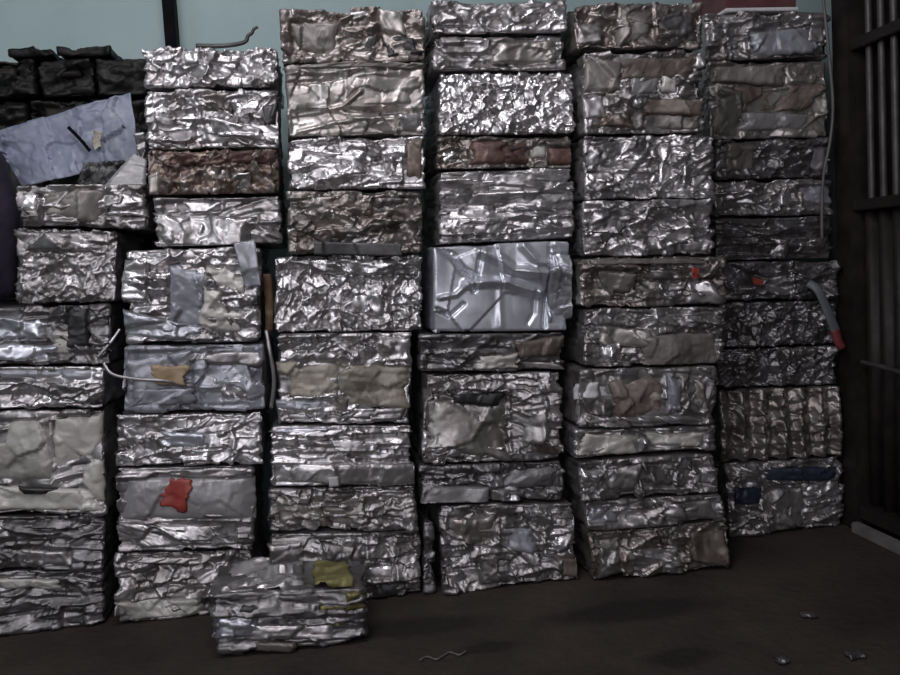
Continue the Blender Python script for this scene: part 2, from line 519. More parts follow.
# column, quad TL TR BR BL, style, material, label, push toward camera, sheets
# a sheet: (name, rect or quad in the photo, style, material, {options})
S = 'bent_sheet'; P_ = 'painted_sheet'; ST = 'flattened_strip'
BALES = [
 # ---- leftmost stack
 ('A', (-42,572,102,570,104,627,-42,635), 'layer', 'dark_silver', 'dark layered bale on the floor at the bottom of the leftmost stack', 0,
  [(S,(-10,577,60,592),'sheet','cream_paint',{}),(S,(62,578,98,594),'sheet','dull_silver',{}),(S,(58,604,86,626),'smooth','dark_sheet',{})]),
 ('A', (-42,516,104,514,102,568,-42,570), 'layer', 'dark_silver', 'dark grey bale under the large cream bale in the leftmost stack', .0,
  [(S,(14,547,78,565),'smooth','dull_silver',{}),(S,(-20,524,20,540),'sheet','silver',{})]),
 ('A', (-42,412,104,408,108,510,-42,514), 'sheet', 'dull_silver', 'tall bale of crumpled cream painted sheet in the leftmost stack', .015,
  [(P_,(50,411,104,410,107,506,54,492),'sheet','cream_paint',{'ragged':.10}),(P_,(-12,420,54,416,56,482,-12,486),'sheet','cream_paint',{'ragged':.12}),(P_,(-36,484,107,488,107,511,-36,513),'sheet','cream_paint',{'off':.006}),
   (S,(20,486,66,494),'smooth','dark_sheet',{'off':.014})]),  # this dark piece stands in for the shade inside a slit
 ('A', (-42,368,103,366,104,407,-42,410), 'foil', 'silver', 'silver bale with a flat top strip resting on the cream bale', .02,
  [(ST,(-20,367,102,380),'smooth','blue_grey_paint',{'ragged':.03})]),
 ('A', (-42,308,112,303,112,362,-42,365), 'foil', 'dark_silver', 'bale with smooth shiny folds on its left and dark creases right, leftmost stack', .0,
  [(S,(-30,316,52,343),'smooth','blue_silver',{'amp':1.1}),(S,(-30,342,56,364),'smooth','blue_silver',{'amp':1.1}),(S,(48,326,72,356),'sheet','cream_paint',{}),
   (S,(68,309,92,358),'sheet','dark_sheet',{})]),
 ('A', (15,227,122,230,122,299,16,303), 'shred', 'dull_silver', 'finely crumpled grey bale with smooth upper lip, second from top of leftmost stack', .0,
  [(S,(18,229,112,256),'sheet','dull_silver',{})]),
 ('A', (18,186,149,184,150,225,20,224), 'foil', 'dull_silver', 'grey bale right under the pale blue sheet, topmost in the leftmost stack', .0,
  [(S,(17,189,38,216),'sheet','bright_silver',{'amp':1.2}),(S,(42,190,108,221),'sheet','taupe_paint',{}),(S,(108,190,146,216),'foil','silver',{})]),
 # ---- second stack
 ('B', (116,553,250,550,258,617,117,621), 'foil', 'dull_silver', 'crumpled bale with cream bottom layer, on the floor in second stack from left', 0,
  [(P_,(118,597,214,619),'sheet','cream_paint',{}),(S,(120,556,200,566),'smooth','dull_silver',{})]),
 ('B', (116,468,258,464,258,548,117,550), 'layer', 'dull_silver', 'grey painted bale with a bright red paint splash', 0,
  [(P_,(117,477,257,476,257,520,117,521),'smooth','grey_paint',{'ragged':.05,'amp':.5}),(S,(120,522,236,546),'sheet','silver',{})]),
 ('B', (117,414,262,411,263,462,116,464), 'foil', 'silver', 'silver bale with a bright strip along its foot, directly above the red splashed bale', 0,
  [(ST,(150,448,236,462),'foil','bright_silver',{'ragged':.04}),(S,(128,415,252,432),'sheet','silver',{}),(S,(150,430,215,448),'smooth','blue_silver',{})]),
 ('B', (122,345,266,343,268,407,121,409), 'sheet', 'blue_grey_paint', 'blue grey bale with a tan tape patch in the middle, second stack from left', 0,
  [(P_,(124,350,196,402),'smooth','blue_grey_paint',{'amp':.5}),(S,(192,348,264,368),'layer','dull_silver',{}),(S,(200,374,262,400),'shred','silver',{'amp':.6}),
   (P_,(134,386,204,405),'smooth','blue_grey_paint',{'off':.016})]),
 ('B', (120,250,263,246,262,339,121,341), 'foil', 'silver', 'tall wrinkled silver bale with a bent flap at its upper right corner', .01,
  [(S,(168,260,208,326),'sheet','blue_grey_paint',{'amp':.5}),(S,(202,272,252,336),'foil','cream_paint',{'amp':.8}),(S,(121,256,152,302),'foil','bright_silver',{}),
   (S,(120,308,206,328,200,341,120,338),'smooth','blue_silver',{'off':.016,'ragged':.05})]),
 ('B', (152,197,281,194,284,247,153,250), 'layer', 'dull_silver', 'grey bale with one long smooth bulge, just below the rusty bale, second stack', 0,
  [(S,(154,214,256,249),'sheet','silver',{'off':.018}),(S,(160,199,225,213),'sheet','silver',{})]),
 ('B', (147,151,279,149,280,193,149,196), 'shred', 'rust', 'rust brown bale with few silver bits, below the topmost pair in second stack', 0,
  [(S,(198,165,226,180),'foil','bright_silver',{}),(S,(230,172,256,188),'foil','bright_silver',{}),(S,(148,172,160,194),'sheet','warm_silver',{}),(S,(160,152,232,168),'foil','rust_red',{'amp':.9}),(S,(228,152,276,166),'foil','rust_red',{'amp':.9})]),
 ('B', (146,90,279,88,280,147,147,149), 'foil', 'silver', 'bright bale with a slanting shiny sheet across it, on top of the rusty bale', 0,
  [(S,(190,110,280,132,280,146,196,134),'sheet','bright_silver',{'off':.018}),(S,(150,110,186,146),'foil','silver',{}),(S,(200,92,236,112),'foil','brown_silver',{}),
   (S,(262,98,279,130),'sheet','dark_sheet',{}),(S,(236,94,262,122),'foil','bright_silver',{})]),
 ('B', (145,49,278,47,279,87,146,89), 'shred', 'silver', 'topmost bale of second stack, jagged silver against the teal wall', 0,
  [(S,(204,50,246,67),'sheet','silver',{}),(S,(182,52,204,70),'foil','bright_silver',{}),(S,(150,50,182,66),'foil','silver',{})]),
 # ---- third stack
 ('C', (265,534,418,531,419,599,264,605), 'foil', 'dull_silver', 'crumpled bale on the floor right behind the low loose bale', 0,
  [(S,(268,545,300,574),'smooth','dull_silver',{}),(S,(318,540,366,566),'sheet','dull_silver',{}),(S,(366,566,402,580),'sheet','bright_silver',{}),(S,(374,578,410,601),'sheet','dark_sheet',{})]),
 ('C', (270,488,414,486,417,529,268,531), 'foil', 'dull_silver', 'dull bale of two wide crinkled panels, second from the floor in third stack', 0,
  [(S,(278,494,326,527),'foil','warm_silver',{}),(S,(324,492,372,522),'foil','warm_silver',{}),(S,(378,490,414,506),'layer','silver',{})]),
 ('C', (270,426,412,424,413,485,270,487), 'layer', 'silver', 'silver bale of flat layers with small white square scrap, third stack from left', 0,
  [(ST,(274,461,411,484),'sheet','silver',{'ragged':.05}),(S,(290,440,404,454),'layer','silver',{}),(S,(280,432,310,450),'foil','bright_silver',{}),(ST,(272,426,340,434),'smooth','blue_silver',{})]),
 ('C', (272,334,415,332,414,423,272,425), 'foil', 'silver', 'bale with cracked tan cream panels facing out, third stack from left', 0,
  [(P_,(275,362,342,360,342,400,276,399),'foil','tan_paint',{'amp':.55,'ragged':.12}),(P_,(336,362,413,364,413,411,337,408),'foil','tan_paint',{'amp':.55,'ragged':.12}),(P_,(275,398,326,413),'layer','blue_grey_paint',{'amp':.6}),
   (S,(320,338,356,356),'foil','bright_silver',{}),(S,(376,338,412,362),'foil','silver',{}),(S,(324,396,348,414),'sheet','taupe_paint',{}),(S,(340,408,412,422),'layer','silver',{})]),
 ('C', (275,256,420,254,421,330,276,332), 'shred', 'silver', 'sparkling bale with glossy upper strip above the tan panelled bale', 0,
  [(ST,(278,259,420,278),'foil','bright_silver',{'ragged':.04,'off':.018}),(S,(346,290,388,316),'rib','silver',{}),(S,(386,284,420,310),'foil','bright_silver',{})]),
 ('C', (284,192,420,190,421,248,286,252), 'foil', 'brown_silver', 'brownish crumpled bale resting over a dark flat strip, third stack', 0,
  [(S,(318,232,384,247),'foil','silver',{}),(S,(286,226,312,246),'foil','silver',{}),(S,(300,194,372,226),'foil','brown_silver',{}),(S,(372,196,416,218),'sheet','dull_silver',{})]),
 ('C', (286,138,424,136,424,189,286,191), 'foil', 'silver', 'glittering bale with white upright folds, below the large smooth bale', 0,
  [(S,(382,148,412,184),'rib','bright_silver',{}),(S,(326,176,388,189),'foil','bright_silver',{}),(S,(330,148,366,174),'foil','bright_silver',{}),(S,(402,140,424,180),'sheet','brown_paint',{})]),
 ('C', (284,64,424,60,425,134,286,137), 'sheet', 'warm_silver', 'large smooth bale wrapped in long flat sheets, second from top in third stack', .015,
  [(S,(344,76,424,108),'sheet','warm_silver',{'amp':.5,'off':.004}),(ST,(290,62,424,70),'smooth','taupe_paint',{'ragged':.03,'off':.012}),(S,(396,114,425,133),'sheet','bright_silver',{})]),
 ('C', (281,10,423,6,424,55,283,60), 'foil', 'brown_silver', 'topmost bale of third stack with a smooth brown panel at left', 0,
  [(S,(286,20,346,58),'sheet','taupe_paint',{}),(S,(346,8,372,30),'foil','bright_silver',{}),(S,(348,36,376,52),'foil','bright_silver',{}),(S,(374,8,406,34),'sheet','warm_silver',{}),
   (S,(384,34,422,54),'sheet','dark_sheet',{})]),
 # ---- fourth stack
 ('D', (440,505,582,502,584,578,444,591), 'foil', 'dull_silver', 'bulky grey bale on the floor in fourth stack, bulging right', .02,
  [(S,(498,524,540,552),'sheet','blue_grey_paint',{}),(S,(478,552,512,588),'sheet','dull_silver',{}),(S,(536,520,578,556),'foil','silver',{'amp':.7}),(S,(560,556,584,580),'sheet','brown_paint',{}),(S,(448,516,498,546),'sheet','brown_silver',{})]),
 ('D', (418,466,562,460,562,501,420,506), 'foil', 'dark_silver', 'dark bale with pointed flat grey sheet jutting at left, fourth stack', 0,
  [(P_,(432,486,490,486,488,508,416,508),'smooth','grey_paint',{'off':.03,'ragged':.04,'amp':.4}),(S,(488,486,520,505),'foil','silver',{}),(S,(500,468,560,486),'smooth','grey_paint',{})]),
 ('D', (420,374,564,371,565,457,418,464), 'foil', 'dull_silver', 'tall bale with a rounded beige grey panel and dark arch, fourth stack', .01,
  [(S,(430,404,512,456),'sheet','warm_silver',{'off':.02,'amp':.6}),(S,(510,400,556,446),'sheet','dull_silver',{'amp':1.3}),(S,(446,390,506,408),'smooth','dark_sheet',{}),
   (S,(420,430,450,458),'foil','silver',{}),(ST,(430,446,520,458),'foil','silver',{}),(S,(532,440,564,458),'sheet','brown_paint',{})]),
 ('D', (420,334,567,332,567,370,420,372), 'layer', 'dark_silver', 'thin dark bale with a torn cream rag, under the smooth blue grey bale', 0,
  [(S,(512,338,566,361),'sheet','brown_paint',{'off':.016}),(P_,(472,353,522,370),'foil','cream_paint',{'ragged':.35}),(ST,(518,361,567,371),'sheet','warm_silver',{})]),
 ('D', (433,246,579,240,578,328,434,331), 'plain', 'blue_silver', 'smooth shiny blue grey bale of broad unbroken sheet, fourth stack', .03,
  [(S,(549,243,579,327),'sheet','blue_silver',{'ragged':.04})]),
 ('D', (440,170,571,168,572,236,440,238), 'layer', 'silver', 'bale of bright stacked layers between the brown and smooth bales', 0,
  [(S,(480,172,566,196),'layer','silver',{}),(S,(444,218,512,234),'layer','bright_silver',{}),(S,(530,206,562,228),'foil','bright_silver',{})]),
 ('D', (438,137,575,135,576,166,438,169), 'foil', 'brown_silver', 'thin bale with red brown painted panel across its front, fourth stack', 0,
  [(P_,(466,140,532,141,531,166,466,167),'sheet','rust_red',{'amp':.5}),(P_,(545,145,576,146,576,166,546,166),'sheet','rust_red',{'amp':.5}),(S,(440,148,466,164),'foil','bright_silver',{}),(S,(530,144,546,160),'sheet','cream_paint',{})]),
 ('D', (441,73,577,71,578,133,440,135), 'fine', 'bright_silver', 'finely shredded glittering bale, brightest in upper fourth stack', .0,
  [(S,(506,86,548,104),'shred','bright_silver',{}),(S,(540,76,566,92),'shred','bright_silver',{})]),
 ('D', (434,36,562,34,564,68,433,70), 'layer', 'dull_silver', 'flat grey bale second from the top of fourth stack', 0,
  [(S,(462,36,488,47),'smooth','silver',{}),(S,(486,40,552,64),'sheet','warm_silver',{})]),
 ('D', (433,2,568,-1,567,33,434,34), 'foil', 'silver', 'topmost bale of fourth stack, cut by the upper picture edge', 0,
  [(S,(436,4,478,32),'foil','silver',{}),(S,(500,4,548,32),'foil','dull_silver',{}),(S,(548,4,567,28),'foil','bright_silver',{})]),
 # ---- fifth stack
 ('E', (588,532,726,520,729,568,592,583), 'foil', 'brown_silver', 'brownish bale on the floor in fifth stack', 0,
  [(S,(598,548,622,578),'sheet','dull_silver',{}),(S,(690,530,728,566),'sheet','brown_paint',{}),(S,(624,540,690,572),'foil','dull_silver',{})]),
 ('E', (586,501,720,493,724,519,587,531), 'layer', 'dull_silver', 'thin bale with white edge glint, second from the floor in fifth stack', .0,
  [(ST,(630,498,674,504),'sheet','bright_silver',{}),(S,(590,506,622,522),'smooth','blue_silver',{}),(S,(660,498,718,520),'sheet','dull_silver',{})]),
 ('E', (574,463,714,452,718,491,576,500), 'foil', 'dull_silver', 'bale with wavy clear silver folds, third from the floor in fifth stack', .01,
  [(S,(576,468,606,498),'foil','bright_silver',{}),(S,(606,464,640,494),'sheet','dull_silver',{}),(S,(640,460,694,490),'sheet','dull_silver',{'amp':1.2})]),
 ('E', (571,428,714,424,714,450,572,461), 'layer', 'silver', 'thin cream silver bale just under the bale with brown panel', .0,
  [(P_,(574,434,640,456),'sheet','cream_paint',{}),(P_,(646,430,712,448),'foil','cream_paint',{})]),
 ('E', (573,369,714,366,715,423,571,426), 'sheet', 'dull_silver', 'bale with white corner, brown middle panel and upright ribs, fifth stack', .01,
  [(P_,(574,382,602,403),'smooth','white_edge',{}),(P_,(598,383,604,383,624,403,598,403),'smooth','white_edge',{}),(P_,(612,380,664,420),'sheet','brown_paint',{}),(P_,(628,382,660,404),'sheet','tan_paint',{}),
   (S,(680,370,714,416),'rib','warm_silver',{}),(ST,(574,414,712,425),'sheet','silver',{}),(S,(664,374,682,418),'smooth','blue_grey_paint',{})]),
 ('E', (578,309,724,306,722,364,576,367), 'foil', 'dull_silver', 'bale with a smooth taupe belly and white curl at left, fifth stack', 0,
  [(S,(604,326,664,346),'smooth','warm_silver',{'off':.022}),(S,(640,332,714,366),'sheet','taupe_paint',{'off':.02}),(S,(600,341,622,363),'smooth','bright_silver',{'amp':1.6,'off':.03}),(S,(646,312,722,328),'layer','silver',{}),
   (S,(618,344,648,358),'sheet','silver',{})]),
 ('E', (580,258,726,256,724,304,579,307), 'foil', 'brown_silver', 'brown bale with a small red scrap near its right end, fifth stack', 0,
  [(S,(588,268,640,298),'sheet','taupe_paint',{}),(S,(652,269,692,281),'smooth','dull_silver',{}),(S,(688,282,708,278,730,304,684,304),'rib','silver',{'off':.02}),(ST,(586,257,716,265),'smooth','taupe_paint',{'off':.02,'ragged':.03}),
   (S,(650,280,690,300),'foil','silver',{})]),
 ('E', (584,201,713,199,713,253,584,255), 'foil', 'silver', 'brightly crumpled bale without plain panels, above the red scrap bale', 0,
  [(S,(588,204,640,236),'foil','silver',{}),(S,(650,206,706,236),'foil','silver',{}),(ST,(590,246,630,254),'foil','bright_silver',{}),(ST,(676,240,712,252),'sheet','silver',{})]),
 ('E', (581,136,713,134,714,197,582,199), 'foil', 'silver', 'silver bale with two pointed upright glints, third from top of fifth stack', 0,
  [(S,(658,146,674,188),'sheet','bright_silver',{'amp':1.2}),(S,(680,160,692,190),'sheet','bright_silver',{'amp':1.2}),(S,(586,140,640,176),'foil','silver',{}),(S,(690,144,713,192),'foil','dull_silver',{})]),
 ('E', (577,51,702,50,704,132,578,134), 'foil', 'dull_silver', 'tall taupe bale with orange brown scraps in its lower half', 0,
  [(P_,(580,52,622,88),'sheet','taupe_paint',{'amp':.5}),(P_,(620,54,702,78),'smooth','brown_paint',{'amp':.6}),(P_,(662,77,678,97),'smooth','cream_paint',{'off':.02}),(S,(628,74,662,94),'sheet','grey_paint',{}),
   (S,(598,108,640,130),'shred','rust',{'amp':.8}),(P_,(640,98,703,116),'sheet','brown_paint',{}),(P_,(640,112,703,132),'sheet','taupe_paint',{}),(S,(582,94,606,120),'sheet','dull_silver',{}),(S,(632,92,656,110),'foil','silver',{})]),
 ('E', (574,4,702,2,702,47,575,50), 'foil', 'brown_silver', 'topmost bale of fifth stack, dim with a brown folded middle', 0,
  [(S,(612,6,656,44),'sheet','taupe_paint',{}),(S,(578,18,606,44),'sheet','dull_silver',{}),(S,(656,10,700,46),'foil','dark_silver',{})]),
 # ---- stack by the gate
 ('F', (726,462,840,456,842,520,730,543), 'foil', 'dull_silver', 'bale with navy blue strips, on the floor beside the dark gate', .0,
  [(P_,(764,464,834,481),'smooth','navy_paint',{'off':.02,'ragged':.05}),(P_,(728,488,762,506),'sheet','navy_paint',{}),(S,(768,482,806,524),'sheet','dull_silver',{}),(S,(804,484,842,468,842,514,796,520),'foil','silver',{}),(S,(738,464,760,488),'foil','silver',{})]),
 ('F', (720,390,837,386,840,455,723,460), 'rib', 'brown_silver', 'bale with upright pressed ribs, second from the floor beside the gate', .01, []),
 ('F', (718,349,836,345,836,385,720,388), 'shred', 'dark_silver', 'dark finely crumpled bale resting on the ribbed bale by the gate', 0,
  [(S,(724,352,758,366),'fine','silver',{}),(S,(788,346,822,360),'fine','dull_silver',{})]),
 ('F', (722,302,836,300,836,343,720,347), 'shred', 'dark_silver', 'dark crumpled bale beside the red ended strap near the gate', 0, []),
 ('F', (722,262,834,260,835,298,724,300), 'foil', 'dark_silver', 'dark bale with red scrap on its left, stack beside the gate', 0, []),
 ('F', (716,218,831,216,832,258,716,260), 'layer', 'dark_silver', 'dim layered bale, fifth from top of the stack beside the gate', 0,
  [(S,(770,238,790,258),'rib','dull_silver',{}),(S,(796,236,828,256),'foil','dull_silver',{})]),
 ('F', (716,181,829,179,831,214,716,216), 'foil', 'dull_silver', 'bale with shiny upright folds, fourth from top beside the gate', 0,
  [(S,(776,186,800,208),'sheet','silver',{}),(S,(800,182,830,206),'smooth','blue_grey_paint',{}),(S,(720,184,756,206),'foil','silver',{})]),
 ('F', (716,140,826,138,828,177,716,179), 'foil', 'dark_silver', 'dark grey bale with a diagonal row of glints, third from top by gate', 0,
  [(S,(722,142,760,172),'smooth','taupe_paint',{}),(S,(808,146,828,172),'smooth','grey_paint',{})]),
 ('F', (708,62,828,60,828,136,710,138), 'sheet', 'warm_silver', 'tall taupe bale of broad dull sheets, second from top by gate', .0,
  [(P_,(716,64,786,84),'smooth','taupe_paint',{'off':.018}),(P_,(736,80,824,112),'sheet','brown_paint',{'amp':.7}),(S,(712,86,742,134),'sheet','taupe_paint',{}),(S,(742,108,826,134),'sheet','grey_paint',{}),(S,(708,92,722,134),'foil','dull_silver',{})]),
 ('F', (706,12,826,14,828,58,708,60), 'foil', 'dull_silver', 'topmost bale beside the gate with bluish panel, under the maroon box', 0,
  [(P_,(744,32,814,26,816,57,750,58),'sheet','blue_grey_paint',{'off':.018}),(S,(708,14,726,58),'foil','silver',{}),(S,(806,18,826,42),'sheet','dull_silver',{})]),
]

# folds one can follow in the photograph: polyline, height, half width
FOLDS = {
 'smooth shiny blue grey bale of broad unbroken sheet, fourth stack': [
  ([(438, 248), (452, 258), (462, 272), (474, 278)], -.022, .020), ([(480, 246), (478, 268), (474, 292)], -.014, .014),
  ([(480, 252), (500, 262), (512, 270), (546, 272)], .026, .032), ([(466, 285), (486, 282), (508, 282), (524, 288), (540, 291)], .026, .030),
  ([(548, 243), (549, 284), (547, 324)], -.020, .016), ([(552, 248), (560, 262), (574, 270)], -.018, .016), ([(566, 268), (564, 284), (556, 292)], .020, .018),
  ([(536, 290), (536, 312), (530, 322)], -.012, .014), ([(440, 300), (456, 296), (466, 286)], .018, .016), ([(438, 312), (452, 318), (464, 306)], -.014, .014),
  ([(520, 246), (536, 262), (546, 262)], .020, .024), ([(500, 288), (502, 326)], .006, .022)],
 'large smooth bale wrapped in long flat sheets, second from top in third stack': [
  ([(287, 84), (330, 80), (372, 70), (424, 66)], -.014, .012), ([(287, 74), (340, 72), (380, 66)], .012, .012),
  ([(288, 116), (318, 112), (344, 106), (360, 92)], .016, .014), ([(346, 110), (380, 111), (424, 110)], -.020, .012), ([(350, 118), (424, 117)], .014, .010),
  ([(300, 132), (340, 122), (384, 118)], .012, .012), ([(360, 80), (384, 88), (424, 84)], -.012, .014), ([(400, 112), (398, 132)], .016, .016)],
}

# front corners on each stack's plane, bales resting on one another, neighbours never crossing
quads_, depthY = [], []
below = {}
for (col, q, style, mat, label, push, sheets) in BALES:
    Y = FRONT[col] + .006 - push + (.0 if q[7] > 500 else rng.uniform(-.012, .012))
    c = [at(q[2 * i] + (-2.0, 2.0, 2.0, -2.0)[i], q[2 * i + 1], Y) for i in range(4)]
    if col not in below:
        c[2][2] = c[3][2] = .003                         # the bottom bale stands on the floor
    else:
        t = below[col]
        for k in (2, 3):
            f = (c[k][0] - t[0][0]) / (t[1][0] - t[0][0])
            c[k][2] = t[0][2] + (t[1][2] - t[0][2]) * f + .004
    below[col] = c
    quads_.append(c); depthY.append(Y)
order = 'ABCDEF'
spread = [[0.0, 0.0] for _ in BALES]
for i, A in enumerate(BALES):
    for j, B_ in enumerate(BALES):
        if order.index(B_[0]) != order.index(A[0]) + 1:
            continue
        a, b = quads_[i], quads_[j]
        if min(a[0][2], a[1][2]) < max(b[2][2], b[3][2]) or max(a[2][2], a[3][2]) > min(b[0][2], b[1][2]) + .0:
            if max(a[0][2], a[1][2]) < min(b[2][2], b[3][2]) or min(a[2][2], a[3][2]) > max(b[0][2], b[1][2]):
                continue
        g = min(b[0][0], b[3][0]) - max(a[1][0], a[2][0])
        if g < .008:
            h = (.008 - g) / 2
            a[1][0] -= h; a[2][0] -= h; b[0][0] += h; b[3][0] += h
for i, A in enumerate(BALES):
    for sgn in (-1, 1):
        best = .09
        for j, B_ in enumerate(BALES):
            if order.index(B_[0]) != order.index(A[0]) + sgn:
                continue
            a, b = quads_[i], quads_[j]
            if max(a[0][2], a[1][2]) < min(b[2][2], b[3][2]) or min(a[2][2], a[3][2]) > max(b[0][2], b[1][2]):
                continue
            g = (min(b[0][0], b[3][0]) - max(a[1][0], a[2][0])) if sgn > 0 else (min(a[0][0], a[3][0]) - max(b[1][0], b[2][0]))
            best = min(best, g)
        w_ = max(0.0, best / 2 - .003)
        if best >= .09 or (A[1][1] < 75 and (A[0], sgn) in (('C', 1), ('D', -1))):
            w_ = 0.0                                     # open gap: the wall shows through here
        spread[i][0 if sgn < 0 else 1] = w_

seed = 11
bale_by_label = {}
for bi, (col, q, style, mat, label, push, sheets) in enumerate(BALES):
    seed += 7
    Y = depthY[bi]
    c = quads_[bi]
    base = (c[2] + c[3]) / 2
    base = np.array([base[0], Y + DEPTH / 2, min(c[2][2], c[3][2])])
    root = empty('scrap_bale', base)
    tag(root, label, 'scrap metal bale', GROUP[col])
    bseed = 4000 + bi * 3
    bale_by_label[label] = (root, base, Y, c, bseed)
    flats, jobs = [], []
    folds = None
    if label in FOLDS:
        xl, xr = (c[0][0] + c[3][0]) / 2, (c[1][0] + c[2][0]) / 2
        zl, zh = (c[3][2] + c[2][2]) / 2, (c[0][2] + c[1][2]) / 2
        folds = []
        for (pl, h_, w_) in FOLDS[label]:
            w3 = [at(a_, b_, Y) for (a_, b_) in pl]
            folds.append(([((g_[0] - xl) / (xr - xl), (g_[2] - zl) / (zh - zl)) for g_ in w3], h_, w_))
    for (nm, r, st, mt, op) in sheets:
        if len(r) == 4:
            x0, y0, x1, y1 = r
            jx = (x1 - x0) * .15; jy = (y1 - y0) * .20
            J = lambda a, j: a + rng.uniform(-j, j)
            r = (J(x0, jx), J(y0, jy), J(x1, jx), J(y0, jy), J(x1, jx), J(y1, jy), J(x0, jx), J(y1, jy))
        jobs.append((nm, [at(r[2 * i], r[2 * i + 1], Y) for i in range(4)], st, mt, op))
        pts = np.array(jobs[-1][1])
        xl = (c[0][0] + c[3][0]) / 2; xr = (c[1][0] + c[2][0]) / 2
        zl = (c[3][2] + c[2][2]) / 2; zh = (c[0][2] + c[1][2]) / 2
        fu = np.sort((pts[:, 0] - xl) / (xr - xl)); fv = np.sort((pts[:, 2] - zl) / (zh - zl))
        if st in ('smooth', 'sheet') or nm == P_:
            flats.append(((fu[0] + fu[1]) / 2 + .01, (fu[2] + fu[3]) / 2 - .01, (fv[0] + fv[1]) / 2 + .02, (fv[2] + fv[3]) / 2 - .02))
    crushed_block('pressed_body', c, DEPTH, style, mat, seed, root, base, back=spread[bi], flat=flats, sagseed=bseed, folds=folds, res=.005,
                  topamp=.9 if col in 'BCDE' and BALES[bi + 1][0] != col else .3)
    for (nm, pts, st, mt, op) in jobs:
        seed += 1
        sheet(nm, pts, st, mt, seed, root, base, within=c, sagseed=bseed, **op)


def bale(s):
    for k, v in bale_by_label.items():
        if s in k:
            return v
    raise KeyError(s)


def extra_sheet(key, nm, r, st, mt, label=None, **op):
    global seed
    seed += 1
    root, base, Y, c, bseed = bale(key)
    op.setdefault('sagseed', bseed)
    under = op.pop('under', None)
    par = root
    if under:                                            # paint or tape on one of the bale's sheets: a sub-part of it
        cand = [k for k in root.children if k.name.split('.')[0] == under]
        mid = (at(r[0], r[1], Y) + at(r[4], r[5], Y)) / 2 - base
        def far(k):
            co = np.zeros(len(k.data.vertices) * 3, dtype=np.float32)
            k.data.vertices.foreach_get('co', co)
            return np.abs(co.reshape(-1, 3).mean(0) - mid)[[0, 2]].sum()
        par = min(cand, key=far)
    o = sheet(nm, [at(r[2 * i], r[2 * i + 1], Y) for i in range(4)], st, mt, seed, par, base, **op)
    if label:
        o['label'] = label
    return o


extra_sheet('bright red paint', 'paint_splash', (170,470,196,471,195,514,152,512), 'smooth', 'red_paint', 'bright red paint splash', under='painted_sheet', off=.024, ragged=.5, amp=.4, tuck=.012)
extra_sheet('tan tape patch', 'tape_patch', (150,362,193,364,192,388,151,386), 'smooth', 'tan_tape', 'tan tape patch', under='painted_sheet', off=.026, ragged=.42, amp=.5, tuck=.01)
extra_sheet('bent flap', 'bent_flap', (234,243,256,238,262,286,246,288), 'smooth', 'blue_grey_paint', 'bent grey flap', off=.03, ragged=.06, amp=.4, tuck=0)
extra_sheet('small white square', 'white_scrap', (328,475,338,474,339,484,329,485), 'smooth', 'white_edge', 'small white square scrap', under='flattened_strip', off=.03, ragged=.05, amp=.2, tuck=0, res=.006)
extra_sheet('small red scrap', 'red_scrap', (688,267,698,268,697,279,690,279), 'smooth', 'red_paint', 'small red scrap', off=.034, ragged=.3, amp=.4, tuck=0, res=.005)
extra_sheet('red scrap on its left', 'red_scrap', (748,276,762,280,760,287,750,284), 'smooth', 'red_paint', 'small red scrap', off=.03, ragged=.3, amp=.4, tuck=0, res=.005)
extra_sheet('brownish crumpled bale resting', 'bent_flap', (312,242,402,244,402,257,313,255), 'plain', 'dark_sheet', 'dark flat strip', off=.046, ragged=.05, amp=.4, tuck=0)
# bent strips that stick out of the second stack
root, base, Y, _c, _b = bale('tan tape patch')
tube('bent_strip', [at(103, 362, Y - .03), at(112, 374, Y - .05), at(135, 379, Y - .045), at(165, 381, Y - .04), at(182, 386, Y - .015)], .006, 'dull_silver', root, base, flat=.5)
root, base, Y, _c, _b = bale('smooth shiny folds')
tube('bent_strip', [at(120, 329, Y - .02), at(110, 343, Y - .03), at(97, 358, Y - .03)], .006, 'silver', root, base, flat=.5)
root, base, Y, _c, _b = bale('cracked tan')
tube('bent_strip', [at(266, 330, Y + .02), at(270, 352, Y - .01), at(274, 380, Y + .0), at(271, 408, Y + .02)], .008, 'dull_silver', root, base, flat=.5)

# ------------------------------------------------------------------ loose bale on the floor in front
fl, fr_ = on_floor(212, 657), on_floor(371, 646)
Yf = (fl[1] + fr_[1]) / 2
tl, tr = at(207, 594, Yf), at(368, 589, Yf)
bl, br = at(212, 656, Yf), at(371, 646, Yf)
bl[2] = br[2] = .003
seed = 901
base = np.array([(bl[0] + br[0]) / 2, Yf + .12, 0.003])
dep = min(FRONT['C'], FRONT['B']) - Yf - .085
print('floor bale depth', Yf, dep)
root = empty('scrap_bale', base)
tag(root, 'low loose bale with yellow green paint, lying on floor in front of the stacks', 'scrap metal bale')
crushed_block('pressed_body', [tl, tr, br, bl], dep, 'layer', 'dark_silver', seed, root, base, rad=.025, topamp=.9)
for (nm, r, st, mt, op) in [
    (S, (215, 604, 300, 616), 'sheet', 'dark_sheet', {}), (S, (214, 614, 262, 640), 'foil', 'blue_silver', {}),
    (P_, (318, 604, 348, 628), 'foil', 'yellow_paint', {}), (P_, (344, 590, 368, 612), 'foil', 'yellow_paint', {}),
    (S, (320, 600, 352, 609), 'foil', 'bright_silver', {}), (S, (240, 622, 340, 642), 'layer', 'silver', {}), (P_, (250, 640, 300, 653), 'sheet', 'taupe_paint', {})]:
    seed += 1
    x0, y0, x1, y1 = r
    o = sheet(nm, [at(x0, y0, Yf), at(x1, y0, Yf), at(x1, y1, Yf), at(x0, y1, Yf)], st, mt, seed, root, base, **op)
    if mt == 'yellow_paint':
        o['label'] = 'yellow green painted sheet'


